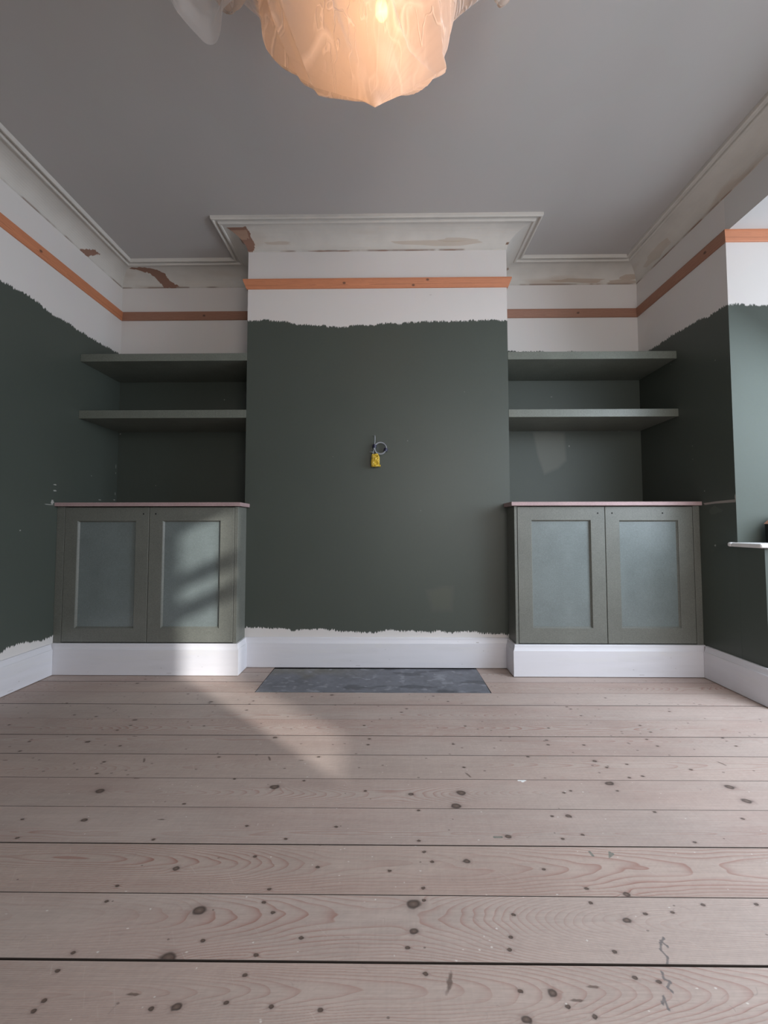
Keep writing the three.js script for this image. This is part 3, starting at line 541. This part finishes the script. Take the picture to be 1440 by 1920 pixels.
// ---------------------------------------------------------------- white sill and the box on it
struct('window_sill', rbox(R - 0.036, BAYX, 0.7535, 0.7757, 0.3735, 0.5375, 0.0085, 4), std({ color: new THREE.Color().setRGB(0.78, 0.77, 0.76), roughness: 0.35 }), 'white rounded sill board on the low wall of the bay');
struct('sill_horn', rbox(R - 0.036, R - 0.0006, 0.7535, 0.7757, 0.350, 0.3738, 0.0085, 4), std({ color: new THREE.Color().setRGB(0.78, 0.77, 0.76), roughness: 0.35 }));
{
  const b = thing('sill_box', [1.925, 0.7758, 0.455], 'small dark box with a sloping brown lid on the white sill', 'box');
  mesh('body', rbox(0, 0.12, 0, 0.095, -0.05, 0.05, 0.003, 2), std({ color: 0x0a0b0e, roughness: 0.3 }), b);
  const s = new THREE.Shape([[-0.003, 0.0955], [0.123, 0.0955], [0.06, 0.150]].map((p) => new THREE.Vector2(...p)));
  const g = new THREE.ExtrudeGeometry(s, { depth: 0.104, bevelEnabled: false }); g.translate(0, 0, -0.052); mesh('lid', metricUV(g), pineRed, b);
  mesh('metal_strip', rbox(0.020, 0.026, 0.004, 0.030, 0.0495, 0.0515, 0.0006, 1), std({ color: 0x55565c, roughness: 0.4, metalness: 0.6 }), b);
}

// ---------------------------------------------------------------- cable coil on the chimney breast
{
  const c = thing('coiled_cable', [-0.052, 1.35, 0], 'coil of grey cable with a yellow taped end hanging from chimney breast', 'cable');
  const grey = std({ color: new THREE.Color().setRGB(0.30, 0.32, 0.35), roughness: 0.45 }), tape = std({ color: new THREE.Color().setRGB(0.012, 0.014, 0.05), roughness: 0.45 });
  const V = (x, y, z) => new THREE.Vector3(x, y, z), tube = (pts, r, n = 60) => new THREE.TubeGeometry(new THREE.CatmullRomCurve3(pts), n, r, 8);
  const loops = [];
  for (let k = 0; k < 3; k++) {
    const pts = []; for (let i = 0; i <= 40; i++) { const a = i / 40 * Math.PI * 2; pts.push(V(Math.cos(a) * (0.036 + 0.0022 * (k - 1)), Math.sin(a) * (0.036 + 0.0018 * ((k + 1) % 3 - 1)), 0.010 + k * 0.0055 + 0.002 * Math.sin(a * 2 + k))); }
    loops.push(tube(pts, 0.0032, 80));
  }
  mesh('cable', [...loops, tube([V(-0.036, 0.078, -0.002), V(-0.037, 0.081, 0.008), V(-0.0335, 0.078, 0.016), V(-0.033, 0.062, 0.017), V(-0.0345, 0.03, 0.017), V(-0.036, 0.004, 0.018)], 0.0028), tube([V(-0.035, 0.006, 0.016), V(-0.042, -0.018, 0.02), V(-0.045, -0.035, 0.02)], 0.0028), tube([V(-0.034, 0.006, 0.02), V(-0.03, -0.018, 0.024), V(-0.022, -0.036, 0.024)], 0.0028), tube([V(-0.066, -0.022, 0.012), V(-0.055, -0.0245, 0.02), V(-0.036, -0.026, 0.022)], 0.0026)], grey, c);
  const band = (a, r, t) => { const g = new THREE.CylinderGeometry(r, r * 0.95, t, 14); g.rotateZ(a); return g; };
  const b1 = band(0, 0.0120, 0.021); b1.translate(-0.0355, 0.012, 0.0155); mesh('tape_band', b1, tape, c);
  const b2 = band(-0.25, 0.0115, 0.018); b2.translate(0.0345, -0.010, 0.0155); mesh('tape_band', b2, tape, c);
  // crumpled yellow tape round the cable end
  const g = new THREE.BoxGeometry(0.052, 0.080, 0.026, 12, 16, 6).toNonIndexed(), p = g.attributes.position;
  for (let i = 0; i < p.count; i++) {
    let x = p.getX(i), y = p.getY(i), z = p.getZ(i); const k = y / 0.04, round = 1 - 0.22 * Math.pow(Math.max(0, k), 4) - 0.03 * Math.pow(Math.max(0, -k), 2);
    x *= round * (1 - 0.25 * Math.pow(Math.abs(z) / 0.013, 4)); y *= 1 - 0.12 * Math.pow(Math.abs(x) / 0.026, 3); z *= 1 - 0.35 * Math.pow(Math.abs(x) / 0.026, 2);
    const n = fbm(x * 120 + 7, y * 120 + z * 90, 81, 3) - 0.5, m = noise(x * 60 + 3, y * 70 - z * 60, 83) - 0.5;
    x += m * 0.007 + (y < -0.03 && x > 0.012 ? 0.008 : 0); y += n * 0.006; z += n * 0.014 + m * 0.008; p.setXYZ(i, x, y, z);
  }
  g.computeVertexNormals(); g.translate(-0.030, -0.078, 0.024);
  mesh('yellow_tape', g, phys({ color: new THREE.Color().setRGB(0.62, 0.43, 0.035), roughness: 0.3, clearcoat: 0.4 }), c);
}

// ---------------------------------------------------------------- ceiling lamp and the plastic wrapped round it
const LX = -0.02, LZ = 1.22;
{
  const l = thing('hanging_lamp', [LX, 0, LZ + 0.06], 'lit ceiling lamp on a dark frame inside the plastic wrapping', 'lamp');
  const iron = std({ color: 0x0c0b0a, roughness: 0.5 });
  const rose = new THREE.LatheGeometry([[0, 0], [0.055, 0], [0.055, -0.008], [0.03, -0.03], [0.012, -0.036], [0, -0.036]].map((p) => new THREE.Vector2(...p)), 32); rose.translate(0, CEIL, 0); mesh('ceiling_rose', rose, iron, l);
  const rod = new THREE.CylinderGeometry(0.007, 0.007, 0.21, 12); rod.translate(0, CEIL - 0.135, 0); mesh('rod', rod, iron, l);
  for (const [a, r] of [[0.2, 0.20], [0.9, 0.17], [1.6, 0.15], [2.3, 0.18], [2.95, 0.23]]) {
    const c = new THREE.CatmullRomCurve3([[0, 2.56], [0.4, 2.525], [0.75, 2.52], [1, 2.55]].map(([k, y]) => new THREE.Vector3(Math.cos(a) * r * k, y, Math.sin(a) * r * k)));
    mesh('arm', new THREE.TubeGeometry(c, 24, 0.006, 8), iron, l);
  }
  const holder = new THREE.CylinderGeometry(0.018, 0.016, 0.05, 20); holder.translate(0, 2.506, 0); mesh('lampholder', holder, iron, l);
  const glow = new THREE.LatheGeometry([[0, -0.055], [0.012, -0.052], [0.019, -0.036], [0.018, -0.02], [0.012, -0.004], [0.011, 0.01]].map((p) => new THREE.Vector2(...p)), 24); glow.translate(0, 2.474, 0);
  mesh('bulb', glow, std({ color: 0xffe2b0, emissive: new THREE.Color().setRGB(1, 0.60, 0.24), emissiveIntensity: 11, roughness: 0.4 }), l);
  const p = new THREE.PointLight(new THREE.Color().setRGB(1, 0.58, 0.32), 0.24); p.position.set(0, 2.446, 0); p.castShadow = true; p.shadow.radius = 1; p.name = 'bulb_light'; l.add(p);
}
{
  // folds where the film lies double: less light comes through them
  const foldMap = pixelMap(1024, 512, (x, y) => {
    const p = x / 1024 * 8, q = y / 512 * 4; let f = 0;                // the sheet laid flat, eight to a metre
    for (const [kx, ky, s, w] of [[0.55, 0.28, 401, 12], [0.9, 0.8, 402, 10], [1.9, 1.3, 403, 9], [3.4, 3.0, 404, 8], [6.5, 4.5, 405, 7]]) { const u = p * kx + q * 0.25 * kx, v = q * ky - p * 0.2 * ky, n = fbm(u + 0.4 * noise(v * 2, u * 2, s), v, s, 2); f = Math.max(f, (1 - Math.min(1, Math.abs(n - 0.5) * w * 2.4)) * smooth(0.3, 0.7, noise(p * 0.9, q * 0.9, s + 9))); }
    const patch = smooth(0.46, 0.56, fbm(p * 0.5, q * 0.5, 407, 2)), k = 0.76 + 0.24 * f - 0.13 * patch; return [k, k * (0.93 + 0.03 * f), k * (0.88 + 0.06 * f)];
  });
  foldMap.wrapS = foldMap.wrapT = THREE.MirroredRepeatWrapping;
  const film = phys({ map: foldMap, bumpMap: foldMap, bumpScale: 0.012, color: new THREE.Color().setRGB(0.93, 0.86, 0.80), transmission: 0.55, roughness: 0.82, thickness: 0, side: THREE.DoubleSide, ior: 1.4 });
  const clear = phys({ color: new THREE.Color().setRGB(0.95, 0.93, 0.92), transmission: 0.85, roughness: 0.42, thickness: 0, side: THREE.DoubleSide, ior: 1.5 });
  const d = thing('plastic_wrapping', [LX, 0, LZ], 'crumpled translucent plastic sheet wrapped round the lit ceiling lamp', 'plastic sheet');
  // half-widths of the hanging bag by height, to its -x and +x sides, from the tip up to where it is gathered
  const PL = [[2.212, 0], [2.236, 0.04], [2.25, 0.095], [2.274, 0.17], [2.36, 0.288], [2.416, 0.338], [2.44, 0.343], [2.50, 0.37], [2.53, 0.385], [2.6, 0.41], [2.66, 0.38], [2.715, 0.22]];
  const PR = [[2.212, 0], [2.236, 0.045], [2.26, 0.09], [2.30, 0.15], [2.34, 0.195], [2.416, 0.228], [2.47, 0.242], [2.50, 0.285], [2.54, 0.36], [2.57, 0.42], [2.61, 0.47], [2.65, 0.44], [2.68, 0.36], [2.715, 0.22]];
  const wide = (P, y) => { if (y <= P[0][0]) return P[0][1]; for (let i = 1; i < P.length; i++) if (y <= P[i][0]) return lerp(P[i - 1][1], P[i][1], (y - P[i - 1][0]) / (P[i][0] - P[i - 1][0])); return P[P.length - 1][1]; };
  const NU = 400, NV = 220, pos = [], idx = [], uv = [];
  const crease = (x, y, s) => { const n = fbm(x, y, s, 2); return 1 - Math.min(1, Math.abs(n - 0.5) * 9); };
  for (let j = 0; j <= NV; j++) for (let i = 0; i <= NU; i++) {
    const t = j / NV, a = (i % NU) / NU * Math.PI * 2, ca = Math.cos(a), sa = Math.sin(a), y0 = 2.212 + 0.480 * Math.pow(t, 1.5);
    const wl = wide(PL, y0), wr = wide(PR, y0), wa = (wl + wr) / 2;
    let rx = ca < 0 ? wl : wr, rz = wa * (sa < 0 ? 0.18 : 0.78), y = y0 + 0.012;
    const X = ca * rx * 7 + 20, Z = sa * rz * 7 + 20, Y = y0 * 7, p1 = X + 0.7 * Z, p2 = Y - 0.7 * Z + 0.4 * X;
    const n1 = fbm(p1 * 0.45, p2 * 0.45, 201, 3) - 0.5, n2 = crease(p1 * 0.42, p2 * 0.36, 203), n3 = crease(p1 * 1.1 + 3, p2 * 0.9, 207), n4 = crease(ca * 6 + 30, sa * 6 + 30, 211);
    const k = smooth(0.03, 0.3, t), d = k * (n1 * 0.07 + n2 * 0.030 + n3 * 0.018 + n4 * 0.002 * smooth(0.9, 0.2, t)) + smooth(0.8, 0.97, t) * 0.02 * Math.sin(a * 9 + 2 * n1);
    y += (n2 * 0.010 + n3 * 0.006) * k;
    pos.push(ca * (rx + d) - 0.023, y, sa * (rz + d) - 0.02 + 0.55 * Math.max(0, y0 - 2.42)); uv.push((ca * rx + 0.5) + (sa < 0 ? 0.37 : 0), (y0 - 2.2) * 2);
  }
  for (let j = 0; j < NV; j++) for (let i = 0; i < NU; i++) { const a = j * (NU + 1) + i, b = a + 1, c = a + NU + 1; idx.push(a, c, b, b, c, c + 1); }
  const g = new THREE.BufferGeometry(); g.setAttribute('position', new THREE.Float32BufferAttribute(pos, 3)); g.setAttribute('uv', new THREE.Float32BufferAttribute(uv, 2)); g.setIndex(idx); g.computeVertexNormals();
  mesh('bag', g, film, d);
  // loose wings of the sheet
  function wing(name, w, h, place, seed, m) {
    const N = 60, M = 40, P = [], I = [];
    for (let j = 0; j <= M; j++) for (let i = 0; i <= N; i++) { const u = i / N, v = j / M; P.push(...place(u, v, fbm(u * 4, v * 4, seed, 3) - 0.5, crease(u * 3 + 2, v * 3, seed + 4))); }
    for (let j = 0; j < M; j++) for (let i = 0; i < N; i++) { const a = j * (N + 1) + i; I.push(a, a + N + 1, a + 1, a + 1, a + N + 1, a + N + 2); }
    const q = new THREE.BufferGeometry(); q.setAttribute('position', new THREE.Float32BufferAttribute(P, 3)); q.setAttribute('uv', new THREE.Float32BufferAttribute(P.map((_, k) => k).filter((k) => k % 3 < 2).map((k) => (k % 3 ? Math.floor(k / 3 / (N + 1)) / M * 0.3 : (Math.floor(k / 3) % (N + 1)) / N * 0.2)), 2)); q.setIndex(I); q.computeVertexNormals(); mesh(name, q, m, d);
  }
  const flapLow = [[-0.718, 2.542], [-0.68, 2.494], [-0.643, 2.423], [-0.586, 2.40], [-0.52, 2.433], [-0.4725, 2.452], [-0.397, 2.447], [-0.34, 2.43]], flapAt = (x) => wide(flapLow, x);
  wing('loose_flap', 1, 1, (u, v, n, c) => { const x = lerp(-0.27, -0.713, u); return [x - LX, lerp(2.66, flapAt(x), v) + n * 0.02 * v, 0.06 + 0.035 * Math.sin(u * 15 + v) + n * 0.10 * u + c * 0.014]; }, 221, clear);
  wing('loose_hem', 1, 1, (u, v, n, c) => { const x = lerp(-0.34, -0.553, u), b = lerp(2.438, 2.504, Math.pow(u, 2)) - 0.025 * Math.sin(u * 3.1); return [x - LX, b + v * lerp(0.05, 0.035, u) + n * 0.02, 0.08 + 0.03 * Math.sin(u * 6) + n * 0.06 + v * 0.04]; }, 231, film);
  wing('loose_tuft', 1, 1, (u, v, n, c) => [lerp(0.26, 0.437, u) - LX + n * 0.02, lerp(2.60, 2.455 + Math.abs(u - 0.6) * 0.16, v) + n * 0.02, 0.07 + 0.02 * Math.sin(u * 9) + n * 0.06 + c * 0.01], 241, film);
}

renderer.render(scene, camera);
